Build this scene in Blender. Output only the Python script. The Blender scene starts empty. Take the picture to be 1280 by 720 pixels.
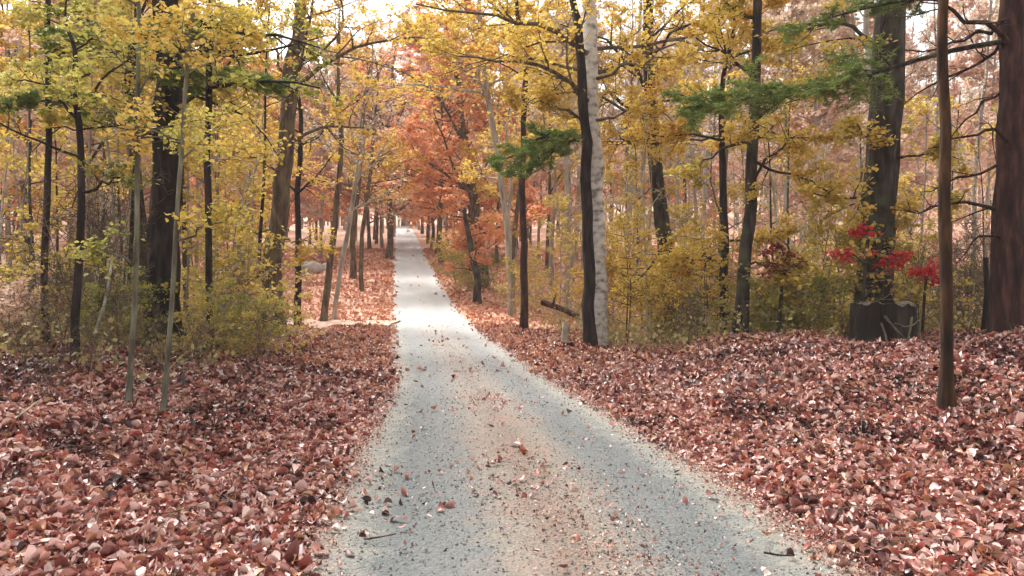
import bpy, math
import numpy as np

# ------------------------------------------------------------------ camera, sky, sun, exposure
SC = bpy.context.scene
F, HX, HY, EYE = 950.0, 640.0, 350.0, 1.6
cam_d = bpy.data.cameras.new('camera'); cam = bpy.data.objects.new('camera', cam_d)
SC.collection.objects.link(cam); SC.camera = cam
cam.location = (0, 0, EYE); cam.rotation_euler = (math.radians(90), 0, 0)
cam_d.sensor_width = 36; cam_d.lens = F / 1280 * 36; cam_d.shift_y = -10 / 1280
cam_d.clip_start = 0.05; cam_d.clip_end = 3000

SUN_EL, SUN_ROT = math.radians(52), math.radians(-35)
W = bpy.data.worlds.new("World"); SC.world = W; W.use_nodes = True
wn, wl = W.node_tree.nodes, W.node_tree.links
bg = wn['Background']; sky = wn.new('ShaderNodeTexSky'); sky.sky_type = 'NISHITA'; sky.sun_disc = False
sky.sun_elevation = SUN_EL; sky.sun_rotation = SUN_ROT; sky.dust_density = 6; sky.air_density = 1.0; sky.ozone_density = 1
hs = wn.new('ShaderNodeHueSaturation'); hs.inputs['Saturation'].default_value = 0.12; hs.inputs['Value'].default_value = 1.0
wl.new(sky.outputs[0], hs.inputs['Color']); wl.new(hs.outputs[0], bg.inputs['Color'])
bg.inputs['Strength'].default_value = 0.15
sl = bpy.data.lights.new('sun', 'SUN'); sl.energy = 1.5; sl.angle = math.radians(11); sl.color = (1, .95, .88)
sun = bpy.data.objects.new('sun', sl); SC.collection.objects.link(sun)
# sun comes from ahead-left, high: direction towards the sun
sd = (math.sin(SUN_ROT) * math.cos(SUN_EL), math.cos(SUN_ROT) * math.cos(SUN_EL), math.sin(SUN_EL))
from mathutils import Vector
sun.rotation_euler = Vector(sd).to_track_quat('Z', 'Y').to_euler()
SC.view_settings.view_transform = 'Standard'; SC.view_settings.look = 'None'
SC.view_settings.gamma = 1; SC.view_settings.use_curve_mapping = False
SC.view_settings.exposure = 1.42

# ------------------------------------------------------------------ helpers
rng = np.random.default_rng(11)
def ss(a, b, x):
    t = np.clip((x - a) / (b - a), 0, 1); return t * t * (3 - 2 * t)
_lat = np.random.default_rng(5).random((256, 256))
def noise(x, y):
    x = np.asarray(x, float); y = np.asarray(y, float)
    xi = np.floor(x).astype(int); yi = np.floor(y).astype(int); fx = x - xi; fy = y - yi
    fx = fx * fx * (3 - 2 * fx); fy = fy * fy * (3 - 2 * fy)
    g = lambda i, j: _lat[i & 255, j & 255]
    return ((g(xi, yi) * (1 - fx) + g(xi + 1, yi) * fx) * (1 - fy) + (g(xi, yi + 1) * (1 - fx) + g(xi + 1, yi + 1) * fx) * fy) * 2 - 1
D_ = [-10, 0, 4.1, 6.1, 10.1, 15.2, 22, 30.4, 46, 98, 150, 260]
X_ = [1.4, .72, .37, .16, -.35, -1.12, -2.15, -3.4, -5.8, -13.7, -21.5, -44]
_dd = np.linspace(-10, 260, 1081); _xx = np.interp(_dd, D_, X_)
_k = np.exp(-np.linspace(-2, 2, 21) ** 2); _k /= _k.sum()
_xs = np.convolve(np.pad(_xx, 10, mode='edge'), _k, 'valid')
def xc(y): return np.interp(y, _dd, _xs)
def zr(y):
    a = 0.106 * 4 * np.logaddexp(0, (np.asarray(y, float) - 31) / 4)
    y = np.asarray(y, float); b = 0.150 * 6 * np.logaddexp(0, (y - 152) / 6) * (y < 230)
    b = np.where(y < 175, b, 0.150 * 23); return a - b
HW = 1.38
def wf(y): return 1 + .24 * (1 - ss(4.5, 13, np.asarray(y, float)))
def halfw(y, s=0): return HW * wf(y) + 0.12 * noise(np.asarray(y) * .55 + 7 * s, 3.3 + s) + .05 * noise(np.asarray(y) * 2.1, 9.1 + s)
def terrain(x, y, rough=1.0):
    x = np.asarray(x, float); y = np.asarray(y, float)
    u = x - xc(y); a = np.abs(u) - HW * wf(y); z = zr(np.clip(y, -10, 175)) + .17 * np.clip(y - 172, 0, 230)
    right = u > 0
    br = .52 * ss(.2, 5.0, a) * (1 - ss(13.5, 20, y)) - .75 * ss(3, 8, a) * ss(14, 21, y) * (1 - ss(35, 60, y)) - .15 * ss(.3, 2.5, a) * ss(14, 20, y) * (1 - ss(30, 40, y))
    bl = .30 * ss(.3, 4.5, a) * (1 - ss(15, 22, y)) - .45 * ss(4.5, 9, a) * ss(15, 22, y) * (1 - ss(26, 40, y))
    z = z + np.where(right, br, bl) * ss(-3, 2, y)
    z = z + .045 * np.clip(np.abs(u) - 14, 0, 70) * ss(40, 90, y)
    n = .13 * noise(x * .9, y * .9) + .085 * noise(x * 2.3 + 9, y * 2.3) + .035 * noise(x * 6, y * 6)
    for mx, my, mh, mr in ((-2.75, 6.4, .20, .30), (-3.6, 5.6, .14, .4), (3.45, 8.3, .34, .5), (4.7, 9.4, .26, .5), (5.2, 7.6, .2, .5), (2.9, 10.2, .2, .5), (7.5, 11, .3, .8), (-1.9, 7.6, .12, .4), (2.6, 6.3, .12, .4), (6.2, 9.4, .2, .6)):
        n = n + mh * np.exp(-((x - mx) ** 2 + (y - my) ** 2) / mr ** 2)
    z = z + rough * n * ss(.1, 1.6, a)
    inside = 1 - ss(-.25, .05, a)
    return z - .05 * inside
def roadz(x, y):
    u = (x - xc(y)) / wf(y); z = zr(y)
    z = z - .035 * np.exp(-((np.abs(u) - .78) / .3) ** 2) + .012 * noise(x * 1.6, y * 1.1) + .006 * noise(x * 6, y * 6)
    return z + .012 - .075 * ss(1.28, 1.6, np.abs(u))
def surf(x, y):
    u = np.abs(x - xc(y)) / wf(y); return np.where(u < 1.45, np.maximum(roadz(x, y), terrain(x, y)), terrain(x, y))
def P(px, py, d): return np.array([(px - HX) / F * d, d, EYE + (HY - py) / F * d])
def ground_at(px, py):
    for d in np.arange(3, 200, .05):
        x = (px - HX) / F * d
        if float(terrain(x, d)) >= EYE + (HY - py) / F * d: return d
    return 150.
def toscr(x, y, z): return HX + x / y * F, HY - (z - EYE) / y * F

def mesh(name, V, faces, mat=None, attrs=None, smooth=False):
    V = np.asarray(V, np.float32).reshape(-1, 3); me = bpy.data.meshes.new(name)
    me.vertices.add(len(V)); me.vertices.foreach_set('co', V.ravel())
    faces = [np.asarray(f, np.int32) for f in faces if len(f)]
    nl = sum(f.size for f in faces); npoly = sum(len(f) for f in faces)
    me.loops.add(nl); me.loops.foreach_set('vertex_index', np.concatenate([f.ravel() for f in faces]))
    me.polygons.add(npoly)
    tot = np.concatenate([np.full(len(f), f.shape[1], np.int32) for f in faces])
    st = np.concatenate([[0], np.cumsum(tot)[:-1]]).astype(np.int32)
    me.polygons.foreach_set('loop_start', st)
    try: me.polygons.foreach_set('loop_total', tot)
    except Exception: pass
    me.polygons.foreach_set('use_smooth', np.full(npoly, smooth))
    for k, v in (attrs or {}).items():
        at = me.attributes.new(k, 'FLOAT', 'POINT'); at.data.foreach_set('value', np.asarray(v, np.float32).ravel())
    me.update(calc_edges=True); me.validate()
    if mat: me.materials.append(mat)
    return me
COL = SC.collection
def link(name, me, parent=None):
    o = bpy.data.objects.new(name, me); COL.objects.link(o); o.parent = parent; return o
def tag(o, label=None, cat=None, group=None, kind=None):
    if label: o['label'] = label
    if cat: o['category'] = cat
    if group: o['group'] = group
    if kind: o['kind'] = kind
    return o
def thing(name, label, cat, loc, group=None, rz=0, sc=1):
    o = bpy.data.objects.new(name, None); COL.objects.link(o); o.location = [float(c) for c in loc]; o.rotation_euler.z = rz
    o.scale = (sc, sc, sc); o.empty_display_size = .2
    return tag(o, label, cat, group)
def copy_thing(src, loc, rz, sc, label, group):
    r = src.copy(); COL.objects.link(r); r.location = [float(c) for c in loc]; r.rotation_euler.z = rz; r.scale = (sc,) * 3
    r['label'] = label; r['group'] = group
    for ch in list(src.children):
        c = ch.copy(); COL.objects.link(c); c.parent = r
    return r

# ------------------------------------------------------------------ materials
def nmat(name):
    m = bpy.data.materials.new(name); m.use_nodes = True
    n, l = m.node_tree.nodes, m.node_tree.links
    return m, n, l, n['Principled BSDF'], n['Material Output']
def ramp(n, cols, pos=None, interp='LINEAR'):
    r = n.new('ShaderNodeValToRGB'); r.color_ramp.interpolation = interp; e = r.color_ramp.elements
    pos = pos or [i / max(1, len(cols) - 1) for i in range(len(cols))]
    while len(e) < len(cols): e.new(.5)
    for i, (c, p) in enumerate(zip(cols, pos)): e[i].position = p; e[i].color = (*c, 1)
    return r
def texn(n, l, scale, detail=6, rough=.6, typ='ShaderNodeTexNoise', co=None, **kw):
    t = n.new(typ); t.inputs['Scale'].default_value = scale
    if 'Detail' in t.inputs: t.inputs['Detail'].default_value = detail
    if co: l.new(co, t.inputs['Vector'])
    return t
def mth(n, l, op, a, b, clamp=False):
    t = n.new('ShaderNodeMath'); t.operation = op; t.use_clamp = clamp
    for i, v in enumerate((a, b)):
        if isinstance(v, (int, float)): t.inputs[i].default_value = v
        else: l.new(v, t.inputs[i])
    return t.outputs[0]
def mixc(n, l, f, a, b, mode='MIX'):
    t = n.new('ShaderNodeMix'); t.data_type = 'RGBA'; t.blend_type = mode
    for i, v in ((0, f), (6, a), (7, b)):
        if isinstance(v, (int, float)): t.inputs[i].default_value = v
        elif isinstance(v, tuple): t.inputs[i].default_value = (*v, 1)
        else: l.new(v, t.inputs[i])
    return t.outputs[2]
def bump(n, l, p, h, st=.5, dist=.02):
    b = n.new('ShaderNodeBump'); b.inputs['Strength'].default_value = st; b.inputs['Distance'].default_value = dist
    l.new(h, b.inputs['Height']); l.new(b.outputs[0], p.inputs['Normal'])

def leafmat(name, cols, trans=.45, rough=.6, spec=.25):
    m, n, l, p, out = nmat(name)
    a = n.new('ShaderNodeAttribute'); a.attribute_name = 'rnd'
    r = ramp(n, cols); l.new(a.outputs['Fac'], r.inputs[0])
    l.new(r.outputs[0], p.inputs['Base Color']); p.inputs['Roughness'].default_value = rough; p.inputs['Specular IOR Level'].default_value = spec
    if trans:
        t = n.new('ShaderNodeBsdfTranslucent'); l.new(r.outputs[0], t.inputs['Color'])
        mx = n.new('ShaderNodeMixShader'); mx.inputs[0].default_value = trans
        l.new(p.outputs[0], mx.inputs[1]); l.new(t.outputs[0], mx.inputs[2]); l.new(mx.outputs[0], out.inputs['Surface'])
    return m
LM = {
 'yellow': leafmat('leaf_yellow', [(.16,.15,.03),(.36,.30,.05),(.58,.44,.08),(.72,.56,.16),(.66,.42,.08),(.46,.20,.04)]),
 'gold': leafmat('leaf_gold', [(.24,.14,.03),(.50,.32,.05),(.68,.49,.09),(.74,.56,.14),(.64,.36,.08),(.42,.17,.05)]),
 'olive': leafmat('leaf_olive', [(.09,.11,.025),(.18,.19,.035),(.38,.36,.07),(.60,.52,.14),(.34,.24,.06)]),
 'orange': leafmat('leaf_orange', [(.48,.19,.09),(.70,.31,.15),(.82,.44,.24),(.78,.38,.18),(.70,.48,.16)]),
 'salmon': leafmat('leaf_salmon', [(.44,.27,.20),(.66,.44,.33),(.75,.57,.46),(.70,.46,.30),(.56,.34,.25)]),
 'tan': leafmat('leaf_tan', [(.32,.23,.16),(.54,.41,.30),(.70,.57,.44),(.60,.46,.25),(.50,.34,.25)]),
 'red': leafmat('leaf_red', [(.30,.015,.02),(.55,.03,.04),(.70,.06,.08),(.60,.12,.08)]),
 'maroon': leafmat('leaf_maroon', [(.12,.02,.02),(.24,.05,.04),(.34,.10,.07),(.30,.06,.05)]),
 'pine': leafmat('pine_needles', [(.09,.14,.03),(.16,.24,.05),(.26,.34,.08),(.32,.36,.12)], trans=.15),
 'litter': leafmat('litter_leaf', [(.05,.02,.017),(.18,.06,.05),(.34,.12,.095),(.46,.21,.165),(.60,.36,.31),(.78,.60,.54),(.68,.44,.38),(.50,.19,.13),(.44,.24,.13),(.36,.075,.055),(.13,.04,.033)], trans=.1, rough=.42, spec=.5),
 'litterdark': leafmat('litter_leaf_rotted', [(.02,.009,.008),(.06,.02,.017),(.13,.04,.03),(.22,.08,.06),(.36,.17,.13),(.16,.03,.025),(.05,.018,.015)], trans=.05, rough=.35, spec=.6),
 'litterfar': leafmat('litter_leaf_salmon', [(.34,.12,.07),(.55,.22,.14),(.68,.34,.22),(.72,.46,.32),(.60,.30,.14)], trans=.12),
 'brush': leafmat('brush', [(.16,.13,.05),(.30,.25,.10),(.42,.33,.16),(.36,.32,.10),(.34,.17,.09)], trans=.25),
}
def barkmat(name, c1, c2, c3, sc=9, streak=.22, lichen=None, bst=.8):
    m, n, l, p, out = nmat(name)
    tc = n.new('ShaderNodeTexCoord'); mp = n.new('ShaderNodeMapping'); l.new(tc.outputs['Object'], mp.inputs[0]); mp.inputs['Scale'].default_value = (1, 1, streak)
    t = texn(n, l, sc, 8, co=mp.outputs[0]); r = ramp(n, [c1, c2, c3], [.3, .5, .72]); l.new(t.outputs['Fac'], r.inputs[0])
    col = r.outputs[0]
    if lichen:
        t2 = texn(n, l, 2.2, 5, co=tc.outputs['Object']); r2 = ramp(n, [(0,0,0),(1,1,1)], [.48, .62]); l.new(t2.outputs['Fac'], r2.inputs[0])
        col = mixc(n, l, mth(n, l, 'MULTIPLY', r2.outputs[0], .7), col, lichen)
    l.new(col, p.inputs['Base Color']); p.inputs['Roughness'].default_value = .9; p.inputs['Specular IOR Level'].default_value = .2
    v = n.new('ShaderNodeTexVoronoi'); v.feature = 'DISTANCE_TO_EDGE'; v.inputs['Scale'].default_value = sc * 1.6; l.new(mp.outputs[0], v.inputs['Vector'])
    h = mth(n, l, 'ADD', mth(n, l, 'MULTIPLY', t.outputs['Fac'], 1.), mth(n, l, 'MINIMUM', v.outputs['Distance'], .25))
    bump(n, l, p, h, bst, .03); return m
BM = {
 'dark': barkmat('bark_dark', (.012,.009,.008), (.04,.03,.025), (.11,.085,.07), lichen=(.09,.10,.055)),
 'black': barkmat('bark_black', (.01,.008,.007), (.028,.02,.018), (.07,.05,.045)),
 'stump': barkmat('bark_stump', (.008,.006,.005), (.022,.016,.013), (.07,.052,.04), sc=6, bst=1.),
 'redbrown': barkmat('bark_redbrown', (.012,.007,.006), (.045,.02,.016), (.11,.05,.038)),
 'brown': barkmat('bark_brown', (.035,.024,.018), (.11,.078,.058), (.25,.18,.135), lichen=(.16,.15,.08)),
 'grey': barkmat('bark_grey', (.17,.14,.12), (.33,.28,.24), (.50,.44,.38), sc=7, lichen=(.30,.31,.22)),
 'pale': barkmat('bark_pale', (.22,.19,.15), (.42,.39,.32), (.60,.56,.48), sc=7, streak=.5, lichen=(.34,.38,.22), bst=.4),
 'birch': barkmat('bark_white', (.16,.14,.12), (.62,.60,.56), (.80,.79,.76), sc=5, streak=1.6, bst=.35),
 'amber': barkmat('bark_amber', (.012,.008,.006), (.04,.022,.012), (.12,.06,.025)),
 'lichen': barkmat('bark_lichen', (.04,.034,.028), (.12,.11,.08), (.30,.30,.22), sc=11, lichen=(.20,.22,.12)),
}

# ------------------------------------------------------------------ geometry kernels
def nrm(v): return v / np.maximum(np.linalg.norm(v, axis=-1, keepdims=True), 1e-9)
def tubes(Pt, R, s=5, wob=0.0):
    """Pt (M,n,3), R (M,n) -> verts, quads"""
    Pt = np.asarray(Pt, float); R = np.asarray(R, float); M, n, _ = Pt.shape
    T = np.gradient(Pt, axis=1) if n > 2 else np.repeat(Pt[:, 1:] - Pt[:, :1], 2, 1); T = nrm(T)
    avg = nrm(Pt[:, -1] - Pt[:, 0]); ref = np.where(np.abs(avg[:, 2:3]) > .7, np.array([[1., 0, 0]]), np.array([[0, 0, 1.]]))
    A = np.cross(avg, ref)[:, None, :]; A = nrm(A - (A * T).sum(-1, keepdims=True) * T); B = np.cross(T, A)
    th = np.linspace(0, 2 * np.pi, s, endpoint=False)
    rr = R[:, :, None] * (1 + wob * rng.standard_normal((M, n, s)))
    V = Pt[:, :, None] + rr[..., None] * (np.cos(th)[None, None, :, None] * A[:, :, None] + np.sin(th)[None, None, :, None] * B[:, :, None])
    idx = np.arange(M * n * s).reshape(M, n, s); j = np.roll(idx, -1, 2)
    Q = np.stack([idx[:, :-1], j[:, :-1], j[:, 1:], idx[:, 1:]], -1).reshape(-1, 4)
    return V.reshape(-1, 3), Q
def merge(parts):
    Vs, Qs, o = [], [], 0
    for V, Q in parts: Vs.append(V); Qs.append(Q + o); o += len(V)
    return np.concatenate(Vs), np.concatenate(Qs)
def grow(p0, d0, L, r0, n=6, wig=.18, trop=.03, tip=.25):
    M = len(p0); d = nrm(d0); Pt = np.zeros((M, n, 3)); Pt[:, 0] = p0; st = (L / (n - 1))[:, None]
    for i in range(1, n):
        d = nrm(d + wig * rng.standard_normal((M, 3)) + np.array([0, 0, trop])); Pt[:, i] = Pt[:, i - 1] + d * st
    return Pt, r0[:, None] * np.linspace(1, tip, n)[None]
def kids(Pt, R, k, t0, t1, ang, ratio, flat=.4, rr=.5):
    M, n, _ = Pt.shape; t = rng.uniform(t0, t1, (M, k)); f = t * (n - 1); i = np.minimum(f.astype(int), n - 2); w = (f - i)[..., None]
    m = np.arange(M)[:, None]; p = Pt[m, i] * (1 - w) + Pt[m, i + 1] * w; T = nrm(Pt[m, i + 1] - Pt[m, i])
    q = rng.standard_normal((M, k, 3)); q[..., 2] *= flat; q = nrm(q - (q * T).sum(-1, keepdims=True) * T)
    a = ang * rng.uniform(.7, 1.3, (M, k, 1)); d = T * np.cos(a) + q * np.sin(a)
    LL = np.linalg.norm(Pt[:, -1] - Pt[:, 0], axis=-1)[:, None]
    L = LL * ratio * (1.15 - .6 * t) * rng.uniform(.6, 1.3, (M, k)); r = R[m, i] * rr
    return p.reshape(-1, 3), d.reshape(-1, 3), L.ravel(), r.ravel()
def along(Pt, per, jit, t0=.1):
    M, n, _ = Pt.shape; t = rng.uniform(t0, 1, (M, per)) * (n - 1); i = np.minimum(t.astype(int), n - 2); w = (t - i)[..., None]; m = np.arange(M)[:, None]
    p = Pt[m, i] * (1 - w) + Pt[m, i + 1] * w
    return (p + jit * rng.standard_normal(p.shape) * np.array([1, 1, .6])).reshape(-1, 3)
def leaves(pos, size, tilt=.55, wide=.42, hi=True, csc=.9, cmix=.55, off=0.0):
    M = len(pos); sz = size * rng.uniform(.55, 1.25, (M, 1))
    N = nrm(np.array([0, 0, 1.]) + tilt * rng.standard_normal((M, 3))); a = rng.standard_normal((M, 3)); a[:, 2] -= .3
    a = nrm(a - (a * N).sum(-1, keepdims=True) * N); b = np.cross(N, a)
    if hi: tm = [(0, 0, 0), (.28, .42, .10), (.66, .34, .08), (1, 0, -.06), (.66, -.34, .08), (.28, -.42, .10)]; F_ = np.array([[0, 3, 2, 1], [0, 5, 4, 3]])
    else: tm = [(0, 0, 0), (.45, .5, .1), (1, 0, 0), (.45, -.5, .1)]; F_ = np.array([[0, 2, 1], [0, 3, 2]])
    V = np.stack([pos + sz * ((u - .4) * a + v * wide / .42 * b + h * N) for u, v, h in tm], 1); k = len(tm)
    Fc = (np.arange(M)[:, None, None] * k + F_[None]).reshape(-1, F_.shape[1])
    c = .5 + .5 * noise(pos[:, 0] * csc + pos[:, 2] * .7 * csc + off, pos[:, 1] * csc + pos[:, 2] * csc * .6)
    r = np.clip(cmix * c + (1 - cmix) * rng.random(M), 0, 1)
    return V.reshape(-1, 3), Fc, np.repeat(r, k)
def needles(Pt, per, ln=.11, wd=.010):
    p = along(Pt, per, .012, .15); M = len(p)
    d = nrm(rng.standard_normal((M, 3)) * np.array([1, 1, .5]) + np.array([0, 0, .1])); b = nrm(np.cross(d, rng.standard_normal((M, 3))))
    L = ln * rng.uniform(.6, 1.2, (M, 1)); V = np.stack([p - b * wd, p + b * wd, p + d * L], 1)
    return V.reshape(-1, 3), np.arange(M * 3).reshape(-1, 3), np.repeat(rng.random(M) * .6 + .4 * (.5 + .5 * noise(p[:, 0] * 3, p[:, 1] * 3)), 3)
def smooth_path(pts, n):
    pts = np.asarray(pts, float); s = np.concatenate([[0], np.cumsum(np.linalg.norm(np.diff(pts, axis=0), axis=1))]); q = np.linspace(0, s[-1], n)
    o = np.stack([np.interp(q, s, pts[:, i]) for i in range(3)], 1)
    for _ in range(2): o[1:-1] = .25 * o[:-2] + .5 * o[1:-1] + .25 * o[2:]
    return o

def limb_set(L1, R1, k2=9, k3=5, r2=.42, r3=.5, flat=.35, ang=.9, trop=.02, tmin=.15):
    """given main limbs, grow boughs and twigs"""
    p, d, L, r = kids(L1, R1, k2, tmin, 1, ang, r2, flat, .5); B, RB = grow(p, d, L, np.maximum(r, .005), 5, .2, trop)
    p, d, L, r = kids(B, RB, k3, .2, 1, .8, r3, flat, .5); T, RT = grow(p, d, np.maximum(L, .12), np.maximum(r, .0025), 4, .2, 0)
    return B, RB, T, RT

NB = {}
def hero(name, label, cat, pts, d, w, bark='dark', pal='yellow', total=11, nl=9, l0=.3, ll=2.6, up=.35, lsize=.075, per=9, k2=8, k3=5,
         limbs=(), flare=.35, group=None, sides=14, seed=None, needle=False, auto=True, droop=.02, limbper=None, roots=0, r2=.42, flat=.35, tipr=.3, jit=.07, avoid=None):
    """pts: trunk pixels bottom -> top; d: distance (or list); w: trunk width in px at base, top of pts"""
    global rng
    if seed is not None: rng = np.random.default_rng(seed)
    if nl and total > 6: nl = int(nl * 1.4); l0 *= .88; ll *= 1.1
    if not needle and per > 2 and total > 6: per = int(per * 1.25); lsize *= 1.12
    if not hasattr(d, '__len__'): d = [d] * len(pts)
    W3 = [P(px, py, dd) for (px, py), dd in zip(pts, d)]
    b = W3[0]; b[2] = float(terrain(b[0], b[1])); base = b.copy()
    r0, r1 = w[0] / 2 / F * d[0], w[1] / 2 / F * d[-1]
    top = W3[-1]; dirn = nrm(top - W3[-2]); dirn = nrm(dirn * .6 + np.array([0, 0, .8])); htop = top[2] - base[2]
    ext = []
    if total > htop + .3:
        q = (total - htop)
        for i in range(1, 4): ext.append(top + dirn * q * i / 3 + rng.standard_normal(3) * .12 * np.array([1, 1, 0]) * i)
    pth = [base - np.array([0, 0, .25])] + [base] + W3[1:] + ext
    n = 26; S = smooth_path(pth, n) - base; hh = S[:, 2]; H = hh[-1]
    S[:, :2] += .35 * r0 * np.stack([noise(hh * 1.3 + base[0], hh * 0 + 1), noise(hh * 1.3, hh * 0 + 7 + base[0])], 1) * ss(0, 1, hh)[:, None]
    R = np.where(hh < htop, np.interp(hh, [0, max(htop, .1)], [r0, r1]), np.interp(hh, [htop, H], [r1, r1 * tipr if ext else r1]))
    R = R * (1 + flare * np.exp(-np.maximum(hh, 0) / max(.12, 1.6 * r0)))
    parts = [tubes(S[None], R[None], sides, .045)]
    for k in range(roots):
        th = rng.uniform(0, 2 * np.pi); dv = np.array([math.cos(th), math.sin(th), 0]); q = np.array([dv * r0 * .5 + [0, 0, r0 * .9], dv * r0 * 1.3 + [0, 0, r0 * .25], dv * r0 * 2.6 + [0, 0, -.02], dv * r0 * 4 + [0, 0, -.12]])
        parts.append(tubes(smooth_path(q, 7)[None], np.linspace(r0 * .4, r0 * .12, 7)[None], 7, .05))
    V, Q = merge(parts)
    t = thing(name, label, cat, base, group)
    link('trunk', mesh('trunk', V, [Q], BM[bark], smooth=True), t)
    Ls, Rs = [], []
    for lb in limbs:
        q = [P(a, b_, c) - base for a, b_, c in lb]
        # start on the trunk axis at that height
        z = q[0][2]; ax = np.array([np.interp(z, hh, S[:, 0]), np.interp(z, hh, S[:, 1]), z]); q[0] = ax
        sp = smooth_path(q, 9); ln = np.linalg.norm(sp[-1] - sp[0]); sp[1:-1] += .03 * ln ** .5 * rng.standard_normal((7, 3))
        Ls.append(sp); rb = min(np.interp(z, hh, R) * .55, .016 + .011 * ln); Rs.append(np.linspace(rb, rb * .22, 9))
    if auto and nl:
        hs_ = rng.uniform(l0, .97, nl) * H; i = np.clip(np.searchsorted(hh, hs_), 1, n - 1); p0 = S[i]; 
        th = rng.uniform(0, 2 * np.pi) + np.arange(nl) * 2.4
        if avoid is not None:   # keep limbs out of the road corridor
            th = avoid + rng.uniform(-1.9, 1.9, nl)
        dv = np.stack([np.cos(th), np.sin(th), up + .6 * (hs_ / H - .5)], 1)
        LL = ll * (1.25 - .7 * hs_ / H) * rng.uniform(.7, 1.2, nl); A, RA = grow(p0, dv, LL, np.minimum(R[i] * .5, .014 + .012 * LL), 9, .13, .02, .22)
        Ls += list(A); Rs += list(RA)
    if Ls:
        Tall, Ball = [], []
        for l1, rr1 in zip(Ls, Rs):
            L1, R1 = np.array([l1]), np.array([rr1]); B, RB, T, RT = limb_set(L1, R1, k2, k3, r2=r2, flat=flat, trop=droop)
            V, Q = merge([tubes(L1, R1, 7, .04), tubes(B, RB, 5), tubes(T, RT, 3)])
            link('limb', mesh('limb', V, [Q], BM['brown' if bark == 'birch' else bark], smooth=True), t); Tall.append(T); Ball.append(B)
        T, B = np.concatenate(Tall), np.concatenate(Ball)
        if per:
            if needle: V, Fc, r = needles(np.concatenate([T]), per)
            else:
                pos = np.concatenate([along(T, per, jit), along(B, per, jit * 1.2, .3)]); V, Fc, r = leaves(pos, lsize, off=base[0] * 3)
            link('crown', mesh('crown', V, [Fc], LM[pal], {'rnd': r}), t)
    return t

# ------------------------------------------------------------------ ground, road, side track
def grid(xs, ys, zf, name, mat, attr=None, smooth=True):
    X, Y = np.meshgrid(xs, ys); Z = zf(X, Y); V = np.stack([X, Y, Z], -1).reshape(-1, 3)
    idx = np.arange(X.size).reshape(X.shape); Q = np.stack([idx[:-1, :-1], idx[:-1, 1:], idx[1:, 1:], idx[1:, :-1]], -1).reshape(-1, 4)
    return mesh(name, V, [Q], mat, attr(X, Y) if attr else None, smooth)
# ground material
m, n, l, p, out = nmat('leaf_litter_ground')
tc = n.new('ShaderNodeTexCoord'); co = tc.outputs['Object']
v = n.new('ShaderNodeTexVoronoi'); v.inputs['Scale'].default_value = 13; v.inputs['Randomness'].default_value = 1; l.new(co, v.inputs['Vector'])
wn1 = n.new('ShaderNodeTexWhiteNoise'); l.new(v.outputs['Color'], wn1.inputs['Vector'])
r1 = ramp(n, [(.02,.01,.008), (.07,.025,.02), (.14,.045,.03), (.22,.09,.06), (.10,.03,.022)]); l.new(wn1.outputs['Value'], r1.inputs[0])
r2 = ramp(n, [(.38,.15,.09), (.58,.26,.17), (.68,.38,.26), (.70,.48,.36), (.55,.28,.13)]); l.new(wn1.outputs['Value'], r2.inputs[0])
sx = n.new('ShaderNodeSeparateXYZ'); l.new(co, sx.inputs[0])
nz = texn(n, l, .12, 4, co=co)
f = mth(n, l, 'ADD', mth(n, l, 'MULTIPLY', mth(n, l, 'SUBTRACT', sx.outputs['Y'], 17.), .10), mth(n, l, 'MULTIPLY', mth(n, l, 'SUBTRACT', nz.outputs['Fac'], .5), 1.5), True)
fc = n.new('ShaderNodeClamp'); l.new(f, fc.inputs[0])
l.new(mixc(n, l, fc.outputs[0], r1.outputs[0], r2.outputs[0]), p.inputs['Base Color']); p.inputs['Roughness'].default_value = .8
bump(n, l, p, mth(n, l, 'ADD', v.outputs['Distance'], wn1.outputs['Value']), .8, .03)
GM = m
def sym(vals): return np.unique(np.concatenate([-np.array(vals), vals]))
xs = sym(np.concatenate([np.arange(0, 12, .12), np.arange(12, 30, .5), np.arange(30, 90, 3), [100, 130, 180, 260, 400, 700]]))
ys = np.concatenate([[-400, -200, -100, -50, -20, -10], np.arange(-6, 0, .4), np.arange(0, 18, .12), np.arange(18, 50, .3), np.arange(50, 200, 2.), [210, 230, 260, 320, 400, 600, 900]])
tag(link('ground', grid(xs, ys, lambda X, Y: terrain(X, Y), 'ground', GM)), kind='structure')

# road: sheet follows the centre line
def strip(cx_fn, ys, us, zf):
    Y, U = np.meshgrid(ys, us, indexing='ij'); X = cx_fn(Y) + U
    return X, Y, U
m, n, l, p, out = nmat('gravel_road')
tc = n.new('ShaderNodeTexCoord'); co = tc.outputs['Object']; a = n.new('ShaderNodeAttribute'); a.attribute_name = 'u'
ab = mth(n, l, 'ABSOLUTE', a.outputs['Fac'], 0.)
nzl = texn(n, l, .9, 6, co=co); nzm = texn(n, l, 5., 6, co=co); nzf = texn(n, l, 60., 4, co=co)
uw = mth(n, l, 'ADD', ab, mth(n, l, 'MULTIPLY', mth(n, l, 'SUBTRACT', nzm.outputs['Fac'], .5), .5))
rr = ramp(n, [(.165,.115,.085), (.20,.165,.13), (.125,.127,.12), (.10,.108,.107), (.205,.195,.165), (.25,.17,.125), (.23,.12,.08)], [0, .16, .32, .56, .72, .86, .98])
l.new(mth(n, l, 'MULTIPLY', uw, .68), rr.inputs[0])
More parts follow.
